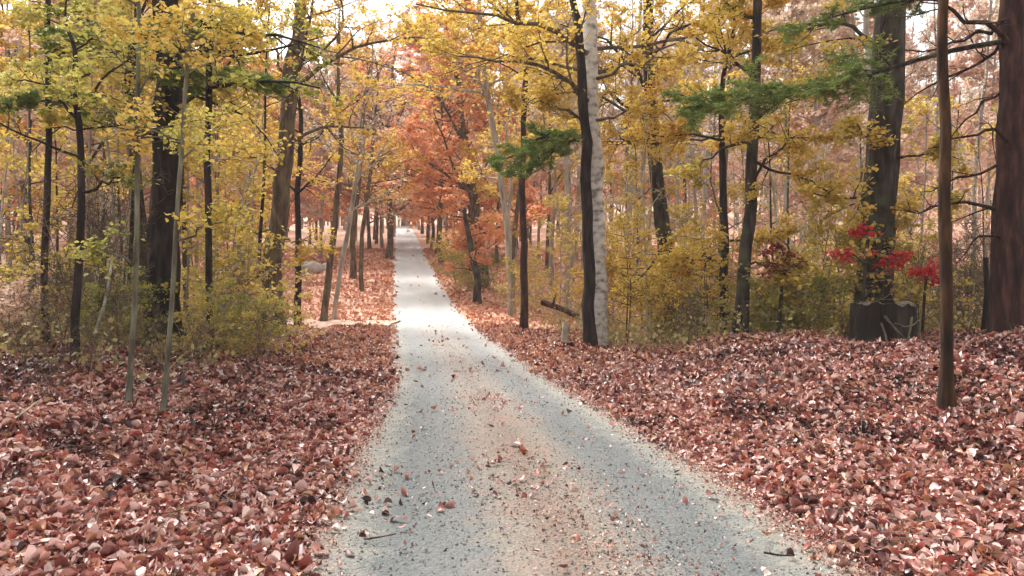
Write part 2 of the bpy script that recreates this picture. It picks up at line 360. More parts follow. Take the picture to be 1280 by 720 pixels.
# brown leaf dust down the middle
rd = ramp(n, [(0,0,0), (1,1,1)], [.50, .68]); l.new(nzl.outputs['Fac'], rd.inputs[0])
cen = mth(n, l, 'SUBTRACT', 1., mth(n, l, 'MULTIPLY', uw, 1.8), True)
col = mixc(n, l, mth(n, l, 'MULTIPLY', mth(n, l, 'MULTIPLY', rd.outputs[0], cen), .6), rr.outputs[0], (.26,.13,.085))
vs = n.new('ShaderNodeTexVoronoi'); vs.inputs['Scale'].default_value = 42; l.new(co, vs.inputs['Vector'])
vg = n.new('ShaderNodeTexWhiteNoise'); l.new(vs.outputs['Color'], vg.inputs['Vector'])
rg = ramp(n, [(.74,.74,.74), (.97,.97,.97), (1.18,1.17,1.14)]); l.new(vg.outputs['Value'], rg.inputs[0])
col = mixc(n, l, .8, col, rg.outputs[0], 'MULTIPLY')
# open light on the climbing stretch, canopy shade near, painted into the gravel colour
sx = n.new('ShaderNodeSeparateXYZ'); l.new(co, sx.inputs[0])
dry = mth(n, l, 'MULTIPLY', mth(n, l, 'SUBTRACT', sx.outputs['Y'], 8.), .042, True)  # how far the painted light brightens the gravel, rising along the road
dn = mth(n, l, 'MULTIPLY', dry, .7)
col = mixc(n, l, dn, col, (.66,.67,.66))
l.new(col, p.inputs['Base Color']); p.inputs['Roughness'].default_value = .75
bump(n, l, p, mth(n, l, 'ADD', mth(n, l, 'MULTIPLY', vs.outputs['Distance'], -1.), nzf.outputs['Fac']), .7, .012)
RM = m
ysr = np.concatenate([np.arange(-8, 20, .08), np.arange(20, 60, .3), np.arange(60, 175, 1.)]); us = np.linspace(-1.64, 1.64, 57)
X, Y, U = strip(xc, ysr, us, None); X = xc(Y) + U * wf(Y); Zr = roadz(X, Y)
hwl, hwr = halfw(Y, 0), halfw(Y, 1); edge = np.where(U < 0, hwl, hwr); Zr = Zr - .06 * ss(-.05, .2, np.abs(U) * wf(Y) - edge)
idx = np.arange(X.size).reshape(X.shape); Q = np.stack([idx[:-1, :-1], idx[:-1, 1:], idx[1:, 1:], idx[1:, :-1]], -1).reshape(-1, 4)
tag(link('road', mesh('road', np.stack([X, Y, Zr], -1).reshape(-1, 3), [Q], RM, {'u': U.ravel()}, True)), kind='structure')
# side track branching off left
m, n, l, p, out = nmat('sandy_track')
tc = n.new('ShaderNodeTexCoord'); t = texn(n, l, 3, 8, co=tc.outputs['Object']); r = ramp(n, [(.50,.28,.19), (.64,.44,.33), (.70,.56,.45)], [.3, .5, .7]); l.new(t.outputs['Fac'], r.inputs[0])
l.new(r.outputs[0], p.inputs['Base Color']); p.inputs['Roughness'].default_value = .85; bump(n, l, p, t.outputs['Fac'], .5, .03)
q = np.linspace(0, 14, 80); vv = np.linspace(-.9, .9, 9); Qx, Vv = np.meshgrid(q, vv, indexing='ij')
Xs = xc(26.) - 1.2 - Qx; Ys = 25.6 + Vv * (1 + .6 * np.exp(-Qx / 1.5)) + .03 * Qx + .1 * noise(Qx, Vv); Zs = terrain(Xs, Ys, 1) + .06 - .06 * ss(.7, .9, np.abs(Vv)) + .05 * (1 - ss(0, .4, Qx))
idx = np.arange(Xs.size).reshape(Xs.shape); Q = np.stack([idx[:-1, :-1], idx[1:, :-1], idx[1:, 1:], idx[:-1, 1:]], -1).reshape(-1, 4)
tag(link('side_track', mesh('side_track', np.stack([Xs, Ys, Zs], -1).reshape(-1, 3), [Q], m, None, True)), kind='structure')

# ------------------------------------------------------------------ leaf litter, gravel, brush (stuff)
def litter_mesh(x, y, size, rows, name, mat, zoff=.0, flat=.62, rlo=None):
    M = len(x); z = surf(x, y) + zoff; e = .05
    gx = (surf(x + e, y) - surf(x - e, y)) / (2 * e); gy = (surf(x, y + e) - surf(x, y - e)) / (2 * e)
    N = nrm(np.stack([-gx, -gy, np.ones(M)], 1) + flat * rng.standard_normal((M, 3))); a = rng.standard_normal((M, 3)); a = nrm(a - (a * N).sum(-1, keepdims=True) * N); b = np.cross(N, a)
    L = (size * rng.uniform(.6, 1.25, M))[:, None]; w = rng.uniform(.7, 1.15, M)[:, None]
    if rows == 5: T = [0, .2, .5, .8, 1]; Wd = [.04, .25, .34, .24, .02]
    else: T = [0, .45, 1]; Wd = [.06, .38, .05]
    c1 = rng.normal(.2, .5, M)[:, None]; c2 = rng.normal(.38, .6, M)[:, None]; tw = rng.normal(0, .35, M)[:, None]
    pos = np.stack([x, y, z], 1) + N * (.012 + .03 * rng.random((M, 1))); Vs = []
    for tt, ww in zip(T, Wd):
        for s in (-1, 0, 1):
            h = c1 * ((tt - .5) ** 2 * 4) * .5 + c2 * abs(s) * ww * 1.6 + tw * s * ww * (tt - .5); ww2 = ww * (1 + .10 * rng.standard_normal((M, 1)) * (s != 0))
            Vs.append(pos + L * ((tt - .5) * a + s * ww2 * w * b + h * N))
    V = np.stack(Vs, 1); k = V.shape[1]; nr = len(T)
    Fb = np.array([[i * 3 + j, i * 3 + j + 1, i * 3 + j + 4, i * 3 + j + 3] for i in range(nr - 1) for j in range(2)])
    Fc = (np.arange(M)[:, None, None] * k + Fb).reshape(-1, 4)
    r = np.clip(.97 * rng.random(M) + .10 * noise(x * .7, y * .7), 0, 1)
    me = mesh(name, V.reshape(-1, 3), [Fc], mat, {'rnd': np.repeat(r, k)}, True)
    if mat is LM['litter']:   # patches of wet, rotted leaves
        me.materials.append(LM['litterdark']); pm = noise(x * 1.5 + 3, y * 1.1) + .5 * noise(x * 4, y * 3) - .45 * (1 - ss(.1, 1.6, np.abs(x - xc(y)) - HW * wf(y)))
        me.polygons.foreach_set('material_index', np.repeat((rng.random(M) < ss(.0, .75, pm) * .75 + .05 * (np.abs(x - xc(y)) > HW * wf(y))).astype(np.int32), len(Fb)))
    return me
def litter_pts(n, y0, y1, spread, onroad=0.0, pw=1.0):
    y = y0 + (y1 - y0) * rng.random(n) ** pw; x = rng.uniform(-1, 1, n) * (spread * y + 2.5)
    u = x - xc(y); e = np.abs(u) - np.where(u < 0, halfw(y, 0), halfw(y, 1)) + .12 * rng.standard_normal(n)
    cl = .5 + .5 * noise(x * 1.1 + 40, y * .8)
    keep = (e > -.02) | (rng.random(n) < onroad * (.15 + .85 * (cl > .62)) * (1 + 2.0 * np.exp(-(u / .3) ** 2) + 2 * np.exp(-((e + .1) / .2) ** 2)))
    keep &= ~((u < -1.2) & (u > -13) & (np.abs(y - 25.6) < .85)) | (rng.random(n) < .4)
    return x[keep], y[keep]
x1, y1 = litter_pts(175000, 2.2, 9.5, .78, .012, .8); x2, y2 = litter_pts(130000, 9.0, 25, .75, .012, 1.0); x3, y3 = litter_pts(90000, 13, 75, .55, .01, 1.2)
lit = litter_mesh(x1, y1, .066 * (1 + .35 * (rng.random(len(x1)) < .1)), 5, 'leaf_litter', LM['litter'])
o = link('leaf_litter', lit); tag(o, 'carpet of fallen reddish brown leaves beside the near gravel road', 'leaf litter', kind='stuff')
o = link('leaf_litter', litter_mesh(x2, y2, .088, 3, 'leaf_litter', LM['litter'])); tag(o, 'fallen rust coloured leaves farther along both road banks', 'leaf litter', kind='stuff')
o = link('leaf_litter', litter_mesh(x3, y3, .065 + .0026 * y3, 3, 'leaf_litter', LM['litterfar'])); tag(o, 'pale salmon fallen leaves on the slope beside the climbing road', 'leaf litter', kind='stuff')
# crumbs of leaf and short twigs
nc = 20000; yc_ = 2.2 + rng.exponential(6, nc); sd_ = rng.random(nc); uc = np.where(sd_ < .3, rng.normal(.05, .33, nc), np.where(sd_ < .62, -1.33 + np.abs(rng.normal(0, .10, nc)), np.where(sd_ < .92, 1.33 - np.abs(rng.normal(0, .11, nc)), rng.uniform(-1.3, 1.3, nc))))
kp = (np.abs(uc) > .7) | (noise(xc(yc_) * 2 + uc * 1.7, yc_ * .9) > .5 * rng.standard_normal(nc)); yc_, uc = yc_[kp], uc[kp]
o = link('leaf_crumbs', litter_mesh(xc(yc_) + uc * wf(yc_), yc_, .024, 3, 'leaf_crumbs', LM['litter'], zoff=-.008)); tag(o, 'broken leaf crumbs along the edges and centre of the gravel road', 'leaf litter', kind='stuff')
M = 1500; ty = 2.5 + 14 * rng.random(M); tx = rng.uniform(-.85, .85, M) * ty; k_ = np.abs(tx - xc(ty)) > 1.7; tx, ty = tx[k_], ty[k_]; M = len(tx)
dv = rng.standard_normal((M, 3)) * [1, 1, .22]; Pt, R = grow(np.stack([tx, ty, terrain(tx, ty) + .05], 1), dv, rng.uniform(.1, .55, M), rng.uniform(.002, .006, M), 5, .18, .0, .3); V, Q = tubes(Pt, R, 4)
tag(link('twigs', mesh('twigs', V, [Q], BM['brown'])), 'thin dead twigs strewn over the fallen leaves', 'twigs', kind='stuff')
# gravel stones
n_ = 26000; ys_ = 2.2 + rng.exponential(4.5, n_); us_ = rng.uniform(-1.33, 1.33, n_); xs_ = xc(ys_) + us_ * wf(ys_); zs_ = roadz(xs_, ys_)
sz = .0035 + .009 * rng.random(n_) ** 4; oc = np.array([[1,0,0],[-1,0,0],[0,1,0],[0,-1,0],[0,0,1],[0,0,-1.]])
V = np.stack([xs_, ys_, zs_], 1)[:, None] + sz[:, None, None] * oc[None] * rng.uniform(.5, 1.3, (n_, 6, 1)) + sz[:, None, None] * .3 * rng.standard_normal((n_, 6, 3))
Fo = np.array([[0,2,4],[2,1,4],[1,3,4],[3,0,4],[2,0,5],[1,2,5],[3,1,5],[0,3,5]]); Fc = (np.arange(n_)[:, None, None] * 6 + Fo).reshape(-1, 3)
gm = leafmat('gravel_stone', [(.08,.08,.08), (.11,.117,.116), (.145,.15,.148), (.20,.197,.185), (.17,.125,.10)], trans=0, rough=.7)
tag(link('gravel', mesh('gravel', V.reshape(-1, 3), [Fc], gm, {'rnd': np.repeat(rng.random(n_), 6)})), 'loose grey gravel stones over the near road', 'gravel', kind='stuff')

# brush
def brush(nst, region, name, label, hmin, hmax, lsz, pal, per=6):
    x, y = region(nst); M = len(x); h = rng.uniform(hmin, hmax, M); z = terrain(x, y) - .03
    d0 = nrm(rng.standard_normal((M, 3)) * .35 + np.array([0, 0, 1])); Pt, R = grow(np.stack([x, y, z], 1), d0, h, np.full(M, .004) + .004 * rng.random(M), 4, .2, .0, .3)
    V1, Q1 = tubes(Pt, R, 3); V2, F2, r2_ = leaves(along(Pt, per, .09, .3), lsz, 1.0, hi=False)
    if F2.shape[1] == 3: faces = [Q1, F2 + len(V1)]
    o = link(name, mesh(name, np.concatenate([V1, V2]), faces, LM[pal], {'rnd': np.concatenate([.2 + .6 * np.repeat(rng.random(M), 12), r2_])})); tag(o, label, 'undergrowth', kind='stuff')
def reg_right(n):
    y = 13 + 40 * rng.random(n) ** 1.6; x = xc(y) + 3.6 + (y * .72 + 6) * rng.random(n); k = (y > 15 + .35 * noise(x, y)) | (rng.random(n) < .04); return x[k], y[k]
def reg_left(n):
    y = 9 + 39 * rng.random(n) ** 1.6; x = xc(y) - 3.8 - (y * .62 + 3) * rng.random(n); u = x - xc(y); k = ~((u > -8) & (y > 22)) & ((y > 13.0 + 2 * noise(x * .6, y * .6)) | ((rng.random(n) < .28) & (y > 9 + 2 * noise(x, y)) & (x < xc(y) - 3))); return x[k], y[k]
brush(7000, reg_right, 'undergrowth', 'dry olive and tan brush under the trees right of the road', .25, 1.0, .085, 'brush', 7)
brush(3400, reg_left, 'undergrowth', 'dry olive and tan brush under the trees left of the road', .2, .9, .085, 'brush', 7)

# ------------------------------------------------------------------ hero trees, left side
L_ = 'tree'
hero('young_tree', 'slender near-black young tree leaning slightly, leftmost dark stem at the left edge', L_, [(93,440),(97,360),(103,270),(100,180),(92,90)], 11.5, (11,7), 'black', 'olive', 5.6, 7, .45, 1.5, .25, .07, 7, 7, 4, seed=1, flare=.2,
     limbs=[[(102,240,11.5),(140,225,11.2),(170,222,11)],[(95,150,11.5),(60,110,11.3),(10,95,11)],[(95,130,11.5),(140,90,11.2),(190,60,11)]])
hero('young_tree', 'thin pale lichen-covered stem just left of the thick dark trunk', L_, [(160,515),(168,400),(172,240),(171,120),(176,0)], 8.8, (7,5), 'lichen', 'olive', 5.2, 6, .5, 1.4, .3, .06, 7, 7, 4, seed=2, flare=.7,
     limbs=[[(170,200,8.8),(140,140,8.5),(90,115,8.3)],[(171,120,8.8),(215,60,8.6),(270,45,8.5)],[(168,330,8.8),(130,310,8.7),(105,315,8.6)]])
hero('young_tree', 'thin pale grey stem just right of the thick dark trunk, leaning right', L_, [(203,540),(212,420),(222,260),(232,100),(242,0)], 8.2, (6.5,4.5), 'lichen', 'yellow', 5, 6, .55, 1.3, .3, .06, 7, 7, 4, seed=3, flare=.7,
     limbs=[[(226,200,8.2),(270,160,8),(310,150,8)],[(218,300,8.2),(265,285,8.1),(300,262,8)],[(232,100,8.2),(200,50,8),(150,30,8)]])
hero('oak_tree', 'thickest black trunk on the left side behind two thin pale stems', L_, [(205,438),(206,380),(208,240),(210,120),(208,0)], 15, (40,30), 'black', 'olive', 15, 10, .42, 3.2, .2, .085, 9, 8, 5, seed=4, roots=5,
     limbs=[[(210,130,15),(270,110,14),(330,95,13),(400,110,12.5)],[(208,60,15),(120,60,13.5),(30,90,12.5)],[(208,30,15),(290,30,14),(400,60,13)],[(209,170,15),(150,160,14),(60,160,13)],[(208,90,15),(130,20,14),(40,10,13)]])
hero('oak_tree', 'straight dark trunk half hidden immediately left of the thickest black trunk', L_, [(180,420),(178,300),(165,180),(158,60)], 18, (18,13), 'dark', 'gold', 12, 9, .45, 2.8, .3, .085, 8, 8, 5, seed=5,
     limbs=[[(160,120,18),(90,140,17),(40,190,16)],[(160,100,18),(110,200,17),(90,260,16)]])
hero('oak_tree', 'forked brown oak, bare limb arching towards the road, yellow leaves at its waist', L_, [(343,412),(340,340),(352,230),(358,150),(366,85)], 20.5, (27,17), 'brown', 'gold', 13.5, 6, .62, 3, .35, .085, 7, 9, 5, seed=6, roots=4,
     limbs=[[(366,100,20.5),(345,60,20),(322,10,19.5),(318,-30,19)],[(364,110,20.5),(385,50,20),(392,0,19.5),(395,-50,19)],[(366,80,20.5),(420,60,20),(432,10,19.5),(425,-30,19)],
            [(364,120,20.5),(400,80,20),(450,58,19.5),(500,52,19),(545,50,18.5)],[(355,180,20.5),(400,160,19.5),(440,150,18.5),(470,165,18)],[(352,220,20.5),(310,190,19),(270,190,18.5)],[(345,300,20.5),(380,300,20),(400,310,19.5)],[(345,290,20.5),(300,290,20),(262,300,19)]])
hero('young_tree', 'slim black trunk between the forked brown oak and the clearing', L_, [(372,402),(374,330),(371,250),(376,170)], 24, (9,6), 'black', 'gold', 9, 7, .5, 2.2, .4, .085, 6, 7, 4, seed=7)
hero('young_tree', 'slender grey-brown tree leaning right at the clearing edge, nearest to the oak', L_, [(404,412),(411,350),(420,260),(428,170)], 26, (9,6), 'brown', 'tan', 11, 9, .35, 2.6, .6, .08, 2, 8, 6, seed=8)
hero('young_tree', 'second slim leaning grey tree in the clearing, just right of another one', L_, [(417,414),(424,350),(440,260),(452,180)], 27, (6,5), 'grey', 'tan', 10, 9, .35, 2.4, .6, .08, 2, 8, 6, seed=9)
hero('young_tree', 'thin dark tree standing on the open leafy slope left of the road', L_, [(442,335),(441,300),(447,240),(455,170)], 46, (8,5), 'brown', 'orange', 14, 12, .32, 3.8, .5, .13, 6, 9, 6, seed=10)
hero('young_tree', 'short-boled dark tree on the leafy slope, second from the road', L_, [(452,352),(452,300),(462,220),(466,180)], 40, (6,4), 'brown', 'gold', 13, 11, .34, 3.6, .5, .12, 6, 9, 6, seed=12)
hero('young_tree', 'dark tree at the left verge where the road narrows uphill', L_, [(486,318),(490,280),(484,220),(488,160)], 62, (8,6), 'brown', 'salmon', 19, 15, .2, 5.5, .5, .17, 7, 9, 6, seed=13)

# ------------------------------------------------------------------ hero trees, centre and right
hero('maple_tree', 'orange maple arching over the road at the bend with a dark forked limb', L_, [(604,372),(600,320),(596,270),(585,215),(578,150)], 42, (15,9), 'brown', 'orange', 15, 14, .15, 4.2, .35, .15, 12, 9, 6, seed=14,
     limbs=[[(598,250,42),(575,222,41),(560,200,40),(548,160,39),(540,120,38)],[(598,240,42),(570,225,41),(545,212,40),(520,190,39),(505,165,38)],[(600,280,42),(570,270,41),(545,262,40),(525,260,39)],[(602,310,42),(585,300,41),(572,295,40)],[(590,240,42),(610,200,40),(640,180,39)],[(585,200,42),(560,130,40),(520,95,38),(480,80,37)]])
hero('maple_tree', 'smaller golden-leaved maple with dark stem below the orange maple right of the road', L_, [(596,382),(597,350),(590,320),(585,280)], 35, (10,6), 'dark', 'orange', 5, 10, .25, 1.9, .3, .11, 9, 8, 5, seed=15)
hero('maple_tree', 'pale double-stemmed tree rising behind the orange maple', L_, [(640,400),(636,300),(622,190),(606,90),(600,20)], 30, (9,6), 'grey', 'gold', 15, 10, .4, 3.4, .4, .11, 9, 8, 5, seed=16,
     limbs=[[(616,120,30),(560,110,28),(500,105,27),(455,120,26)],[(634,280,30),(640,200,30),(628,120,30),(625,40,30)],[(612,130,30),(590,60,28),(545,25,26)],[(610,110,30),(560,70,28),(500,20,26)]])
hero('young_tree', 'thin reddish brown trunk between the orange maple and the white birch', L_, [(655,418),(656,330),(652,240),(655,150)], 24.5, (10,7), 'redbrown', 'gold', 12, 8, .45, 2.6, .4, .09, 6, 8, 5, seed=17)
hero('pine_tree', 'straight black trunk with a green needled bough, touching the white birch', L_, [(738,436),(737,370),(734,280),(733,200),(730,110)], 17.6, (16,12), 'black', 'pine', 10, 0, seed=18, needle=True, per=26, k2=34, k3=9, r2=.20, flat=.14, tipr=.5,
     limbs=[[(731,172,17.6),(700,165,17),(660,178,16.5),(622,205,16)],[(731,168,17.6),(705,178,18),(670,200,18.5),(635,222,19)]])
hero('birch_tree', 'white-barked birch beside the straight black trunk', 'tree', [(750,436),(748,380),(746,280),(743,180),(741,70),(740,0)], 18.2, (23,17), 'birch', 'gold', 14, 10, .42, 3.3, .25, .085, 11, 9, 5, seed=19,
     limbs=[[(742,130,18.2),(700,90,17),(640,75,16),(570,70,15)],[(740,100,18.2),(790,80,17),(850,70,16)],[(740,70,18.2),(680,30,17),(600,20,16),(520,5,15.5)],[(740,150,18.2),(790,140,17),(830,130,16.5)],[(742,160,18.2),(700,130,17.5),(650,125,17)]])
hero('oak_tree', 'stout dark tree with curved bole midway between birch and the vine-draped pair', L_, [(838,432),(836,370),(832,300),(825,230),(816,150),(812,60)], 21.5, (22,14), 'dark', 'gold', 14, 10, .42, 3.2, .25, .09, 11, 9, 5, seed=20, roots=3,
     limbs=[[(818,160,21.5),(780,120,20),(730,110,19),(680,120,18)],[(815,120,21.5),(770,50,20),(700,30,19)],[(820,180,21.5),(870,170,20),(920,175,19)],[(832,300,21.5),(860,330,20.5),(890,325,20)],[(832,310,21.5),(800,350,20.5),(770,365,20)],[(812,80,21.5),(850,30,20),(920,20,19)]])
hero('young_tree', 'narrow dark stem on the left of the leaf-draped pair', L_, [(906,436),(905,350),(906,260),(904,180)], 17, (12,8), 'black', 'gold', 9, 7, .4, 2.0, .2, .085, 9, 8, 5, seed=21,
     limbs=[[(906,330,17),(870,320,16.5),(840,335,16)],[(905,300,17),(950,300,16.5),(985,290,16)]])
hero('oak_tree', 'dark trunk leaning right on the right of the leaf-draped pair', L_, [(925,440),(928,360),(938,260),(945,150),(950,0)], 15.5, (17,11), 'dark', 'yellow', 10, 9, .38, 2.5, .2, .08, 9, 9, 5, seed=22,
     limbs=[[(942,200,15.5),(990,220,15),(1040,240,14.5)],[(930,330,15.5),(960,330,15),(1000,345,14.5)],[(943,180,15.5),(900,190,15),(860,210,14.5)],[(947,100,15.5),(900,60,15),(840,30,14.5)],[(940,230,15.5),(985,170,15),(1045,175,14.5)]])
hero('oak_tree', 'massive moss-tinged trunk rising behind the black stump', L_, [(1092,425),(1094,370),(1104,270),(1110,150),(1116,0)], 15.6, (44,36), 'dark', 'yellow', 16, 8, .5, 3.2, .25, .085, 9, 8, 5, seed=23, roots=5,
     limbs=[[(1094,180,15.6),(1075,165,15.2),(1064,154,14.8)],[(1106,235,15.6),(1060,250,14.8),(1010,240,14.4)],[(1108,200,15.6),(1150,190,15),(1200,200,14.5)],[(1106,260,15.6),(1150,265,15),(1185,250,14.6)],[(1112,60,15.6),(1040,20,14.5),(960,40,14)]])
hero('young_tree', 'amber-brown young tree standing on the near right leaf bank', L_, [(1183,532),(1184,430),(1183,300),(1181,150),(1178,0)], 7.55, (16,12), 'amber', 'yellow', 6.5, 4, .75, 1.2, .3, .06, 3, 6, 4, seed=24, flare=.6)
# conifer at right edge with long bare limbs and one needled bough
t = hero('pine_tree', 'big dark reddish pine trunk at the right edge with long bare limbs', L_, [(1262,432),(1264,370),(1268,250),(1270,120),(1272,0)], 12.8, (40,29), 'redbrown', 'pine', 15, 0, seed=25, needle=True, per=0, k2=7, k3=4, auto=False, roots=4,
     limbs=[[(1268,200,12.8),(1210,222,12.9),(1150,240,13)],[(1268,180,12.8),(1230,160,12.5),(1160,186,12.2)],[(1268,110,12.8),(1220,130,13),(1185,180,13.2)],[(1268,262,12.8),(1200,255,12.6),(1130,262,12.3)],[(1270,60,12.8),(1220,30,12.5),(1150,0,12.3),(1100,-20,12)],[(1270,20,12.8),(1210,50,12.6),(1130,62,12.4)],[(1268,300,12.8),(1225,290,12.6),(1195,330,12.5)],[(1270,28,12.8),(1240,80,13),(1190,96,13.2),(1130,130,13.4)]])
bpx = np.array([1272, 28, 12.8])
def bough(parent, pts, per, k2=20, k3=9):
    base = np.array(parent.location); q = [P(*a) - base for a in pts]; sp = smooth_path(q, 12); L1 = sp[None]; R1 = np.linspace(.05, .012, 12)[None]
    B, RB, T, RT = limb_set(L1, R1, k2, k3, r2=.14, r3=.7, flat=.12, ang=.9, trop=-.01, tmin=.36)
    V, Q = merge([tubes(L1, R1, 7, .04), tubes(B, RB, 4), tubes(T, RT, 3)]); b = link('bough', mesh('bough', V, [Q], BM['dark'], smooth=True), parent)
    V, Fc, r = needles(np.concatenate([T]), per); V2, F2, r2_ = needles(B, per); V = np.concatenate([V, V2]); Fc = np.concatenate([Fc, F2 + len(r)]); r = np.concatenate([r, r2_])
    c = link('needles', mesh('needles', V, [Fc], LM['pine'], {'rnd': r}), b); return b
bough(t, [(1268,50,12.8),(1180,62,12.9),(1100,92,13),(1000,112,13),(930,125,13),(855,135,13)], 30, 46, 9)
bough(t, [(1268,-10,12.8),(1150,-5,13),(1060,15,13.4),(985,38,13.6)], 26, 16, 7)

hero('hemlock', 'slim dark hemlock with green boughs right of the thickest black trunk', L_, [(262,430),(262,330),(258,200),(262,80),(264,0)], 14, (9,7), 'black', 'pine', 9, 0, seed=41, needle=True, per=20, k2=26, k3=8, r2=.2, flat=.12,
     limbs=[[(259,110,14),(230,98,13.6),(190,92,13.2)],[(259,105,14),(295,100,13.6),(345,108,13.2)],[(260,50,14),(220,40,13.5),(170,44,13)]])
hero('hemlock', 'slim dark hemlock with green boughs, left of the leftmost slender black tree', L_, [(58,430),(56,330),(62,200),(58,80),(60,0)], 13.5, (9,6), 'black', 'pine', 8, 0, seed=42, needle=True, per=20, k2=26, k3=8, r2=.2, flat=.12,
     limbs=[[(60,135,13.5),(85,122,13.2),(118,128,13)],[(60,130,13.5),(35,120,13.2),(5,132,13)],[(60,60,13.5),(90,45,13),(120,50,12.6)]])
# stump
def stump():
    d = 13.3; c = P(1104, 437, d); c[2] = float(terrain(c[0], c[1])); t = thing('tree_stump', 'wide black cut stump on the right leaf bank, under the mossy trunk', 'stump', c)
    r0 = 37 / F * d; H = 57 / F * d; th = np.linspace(0, 2 * np.pi, 40, endpoint=False); hs_ = np.linspace(-.15, H, 9); V = []
    rad = 1 + .06 * np.sin(3 * th + 1) + .025 * np.sin(7 * th) + .02 * rng.standard_normal(40)
    for h in hs_:
        fl = 1 + .3 * math.exp(-max(h, 0) / .12); V += [[r0 * rad[i] * fl * math.cos(a), r0 * rad[i] * fl * math.sin(a), h + (.03 * math.sin(2 * a) + .025 * rng.standard_normal() if h == H else 0)] for i, a in enumerate(th)]
    idx = np.arange(360).reshape(9, 40); j = np.roll(idx, -1, 1); Q = np.stack([idx[:-1], j[:-1], j[1:], idx[1:]], -1).reshape(-1, 4)
    link('stump_bark', mesh('stump_bark', V, [Q], BM['stump'], smooth=True), t)
    top = np.array(V[-40:]); V2 = np.concatenate([top * [.985, .985, 1], top * [.5, .5, 1] - [0, 0, .02], [[0, 0, H - .03]]]); i = np.arange(40); jn = (i + 1) % 40
    m_ = barkmat('cut_wood', (.06,.045,.035), (.16,.12,.09), (.30,.24,.18), sc=6, streak=1)
    link('cut_face', mesh('cut_face', V2, [np.stack([i, jn, jn + 40, i + 40], 1), np.stack([i + 40, jn + 40, np.full(40, 80)], 1)], m_), t)
    for k, (pts) in enumerate([[(-.45, -.90, .62), (-.15, -1.06, .36), (.25, -1.12, .12), (.95, -1.5, -.03)], [(.35, -.92, .6), (.2, -1.06, .35), (.05, -1.12, .1), (-.2, -1.25, -.02)], [(-.5, -.8, .5), (-.42, -.98, .25), (-.6, -1.2, .0)], [(.7, -.75, .5), (.55, -.9, .3), (.7, -1.0, .1), (.62, -1.15, -.02)], [(-.2, -.98, .5), (.1, -1.04, .42), (.4, -.98, .48), (.6, -.85, .56)]]):
        q = np.array(pts) * [r0 * 1.1, r0 * 1.22, 1]; q = smooth_path(q, 10); link('root', mesh('root', *[(lambda vq: (vq[0], [vq[1]]))(tubes(q[None], np.linspace(.02, .010, 10)[None], 7, .12))][0], BM['brown'], smooth=True), t)
stump()

# ------------------------------------------------------------------ prototypes for copies
HOLD = []
def proto(kind, bark, pal, H, r, nl, l0, ll, up, k2, k3, per, ls, seed, rr2=.42, hi=False, label='', cat='tree', sway=.25, sides=8, jit=.1, stems=1):
    global rng; rng = np.random.default_rng(seed)
    t = thing(kind, label, cat, (0, 0, 0)); tb, LP = [], []
    for s in range(stems):
        n = 12; z = np.linspace(-.2, H * (1 if s == 0 else rng.uniform(.6, .95)), n); lean = rng.standard_normal(2) * sway * (1 if stems == 1 else 1.3)
        ph = rng.uniform(0, 9); S = np.stack([lean[0] * (z / H) ** 1.3 * 2 + .12 * noise(z * .5 + ph, z * 0) * (z > .3), lean[1] * (np.maximum(z, 0) / H) * 2 + .12 * noise(z * .5, z * 0 + ph) * (z > .3), z], 1)
        S[:, 0] = np.where(z <= 0, 0, np.nan_to_num(S[:, 0])); R = r * (1 - .78 * np.clip(z / H, 0, 1)) * (1 + .35 * np.exp(-np.maximum(z, 0) / (2 * r)))
        tb.append(tubes(S[None], R[None], sides, .03))
        hs_ = np.sort(rng.uniform(l0, .98, nl)) * z[-1]; i = np.clip(np.searchsorted(z, hs_), 1, n - 1); p0 = S[i - 1] + (S[i] - S[i - 1]) * ((hs_ - z[i - 1]) / (z[i] - z[i - 1]))[:, None]
        th = rng.uniform(0, 6.28) + np.arange(nl) * 2.4; LL = ll * (1.2 - .75 * hs_ / H) * rng.uniform(.6, 1.2, nl)
        A, RA = grow(p0, np.stack([np.cos(th), np.sin(th), np.full(nl, up)], 1), LL, np.minimum(r * .42, .006 + .012 * LL), 7, .15, .05, .2); LP.append((A, RA))
    A = np.concatenate([a for a, _ in LP]); RA = np.concatenate([b for _, b in LP]); B, RB, T, RT = limb_set(A, RA, k2, k3, rr2)
    V, Q = merge(tb + [tubes(A, RA, 4), tubes(B, RB, 3), tubes(T, np.maximum(RT, .004), 3)]); link('trunk', mesh('trunk', V, [Q], BM[bark], smooth=True), t)
    if per:
        pos = np.concatenate([along(T, per, jit), along(B, per, jit, .3)]); V, Fc, rn = leaves(pos, ls, .8, hi=hi); link('crown', mesh('crown', V, [Fc], LM[pal], {'rnd': rn}), t)
    return t
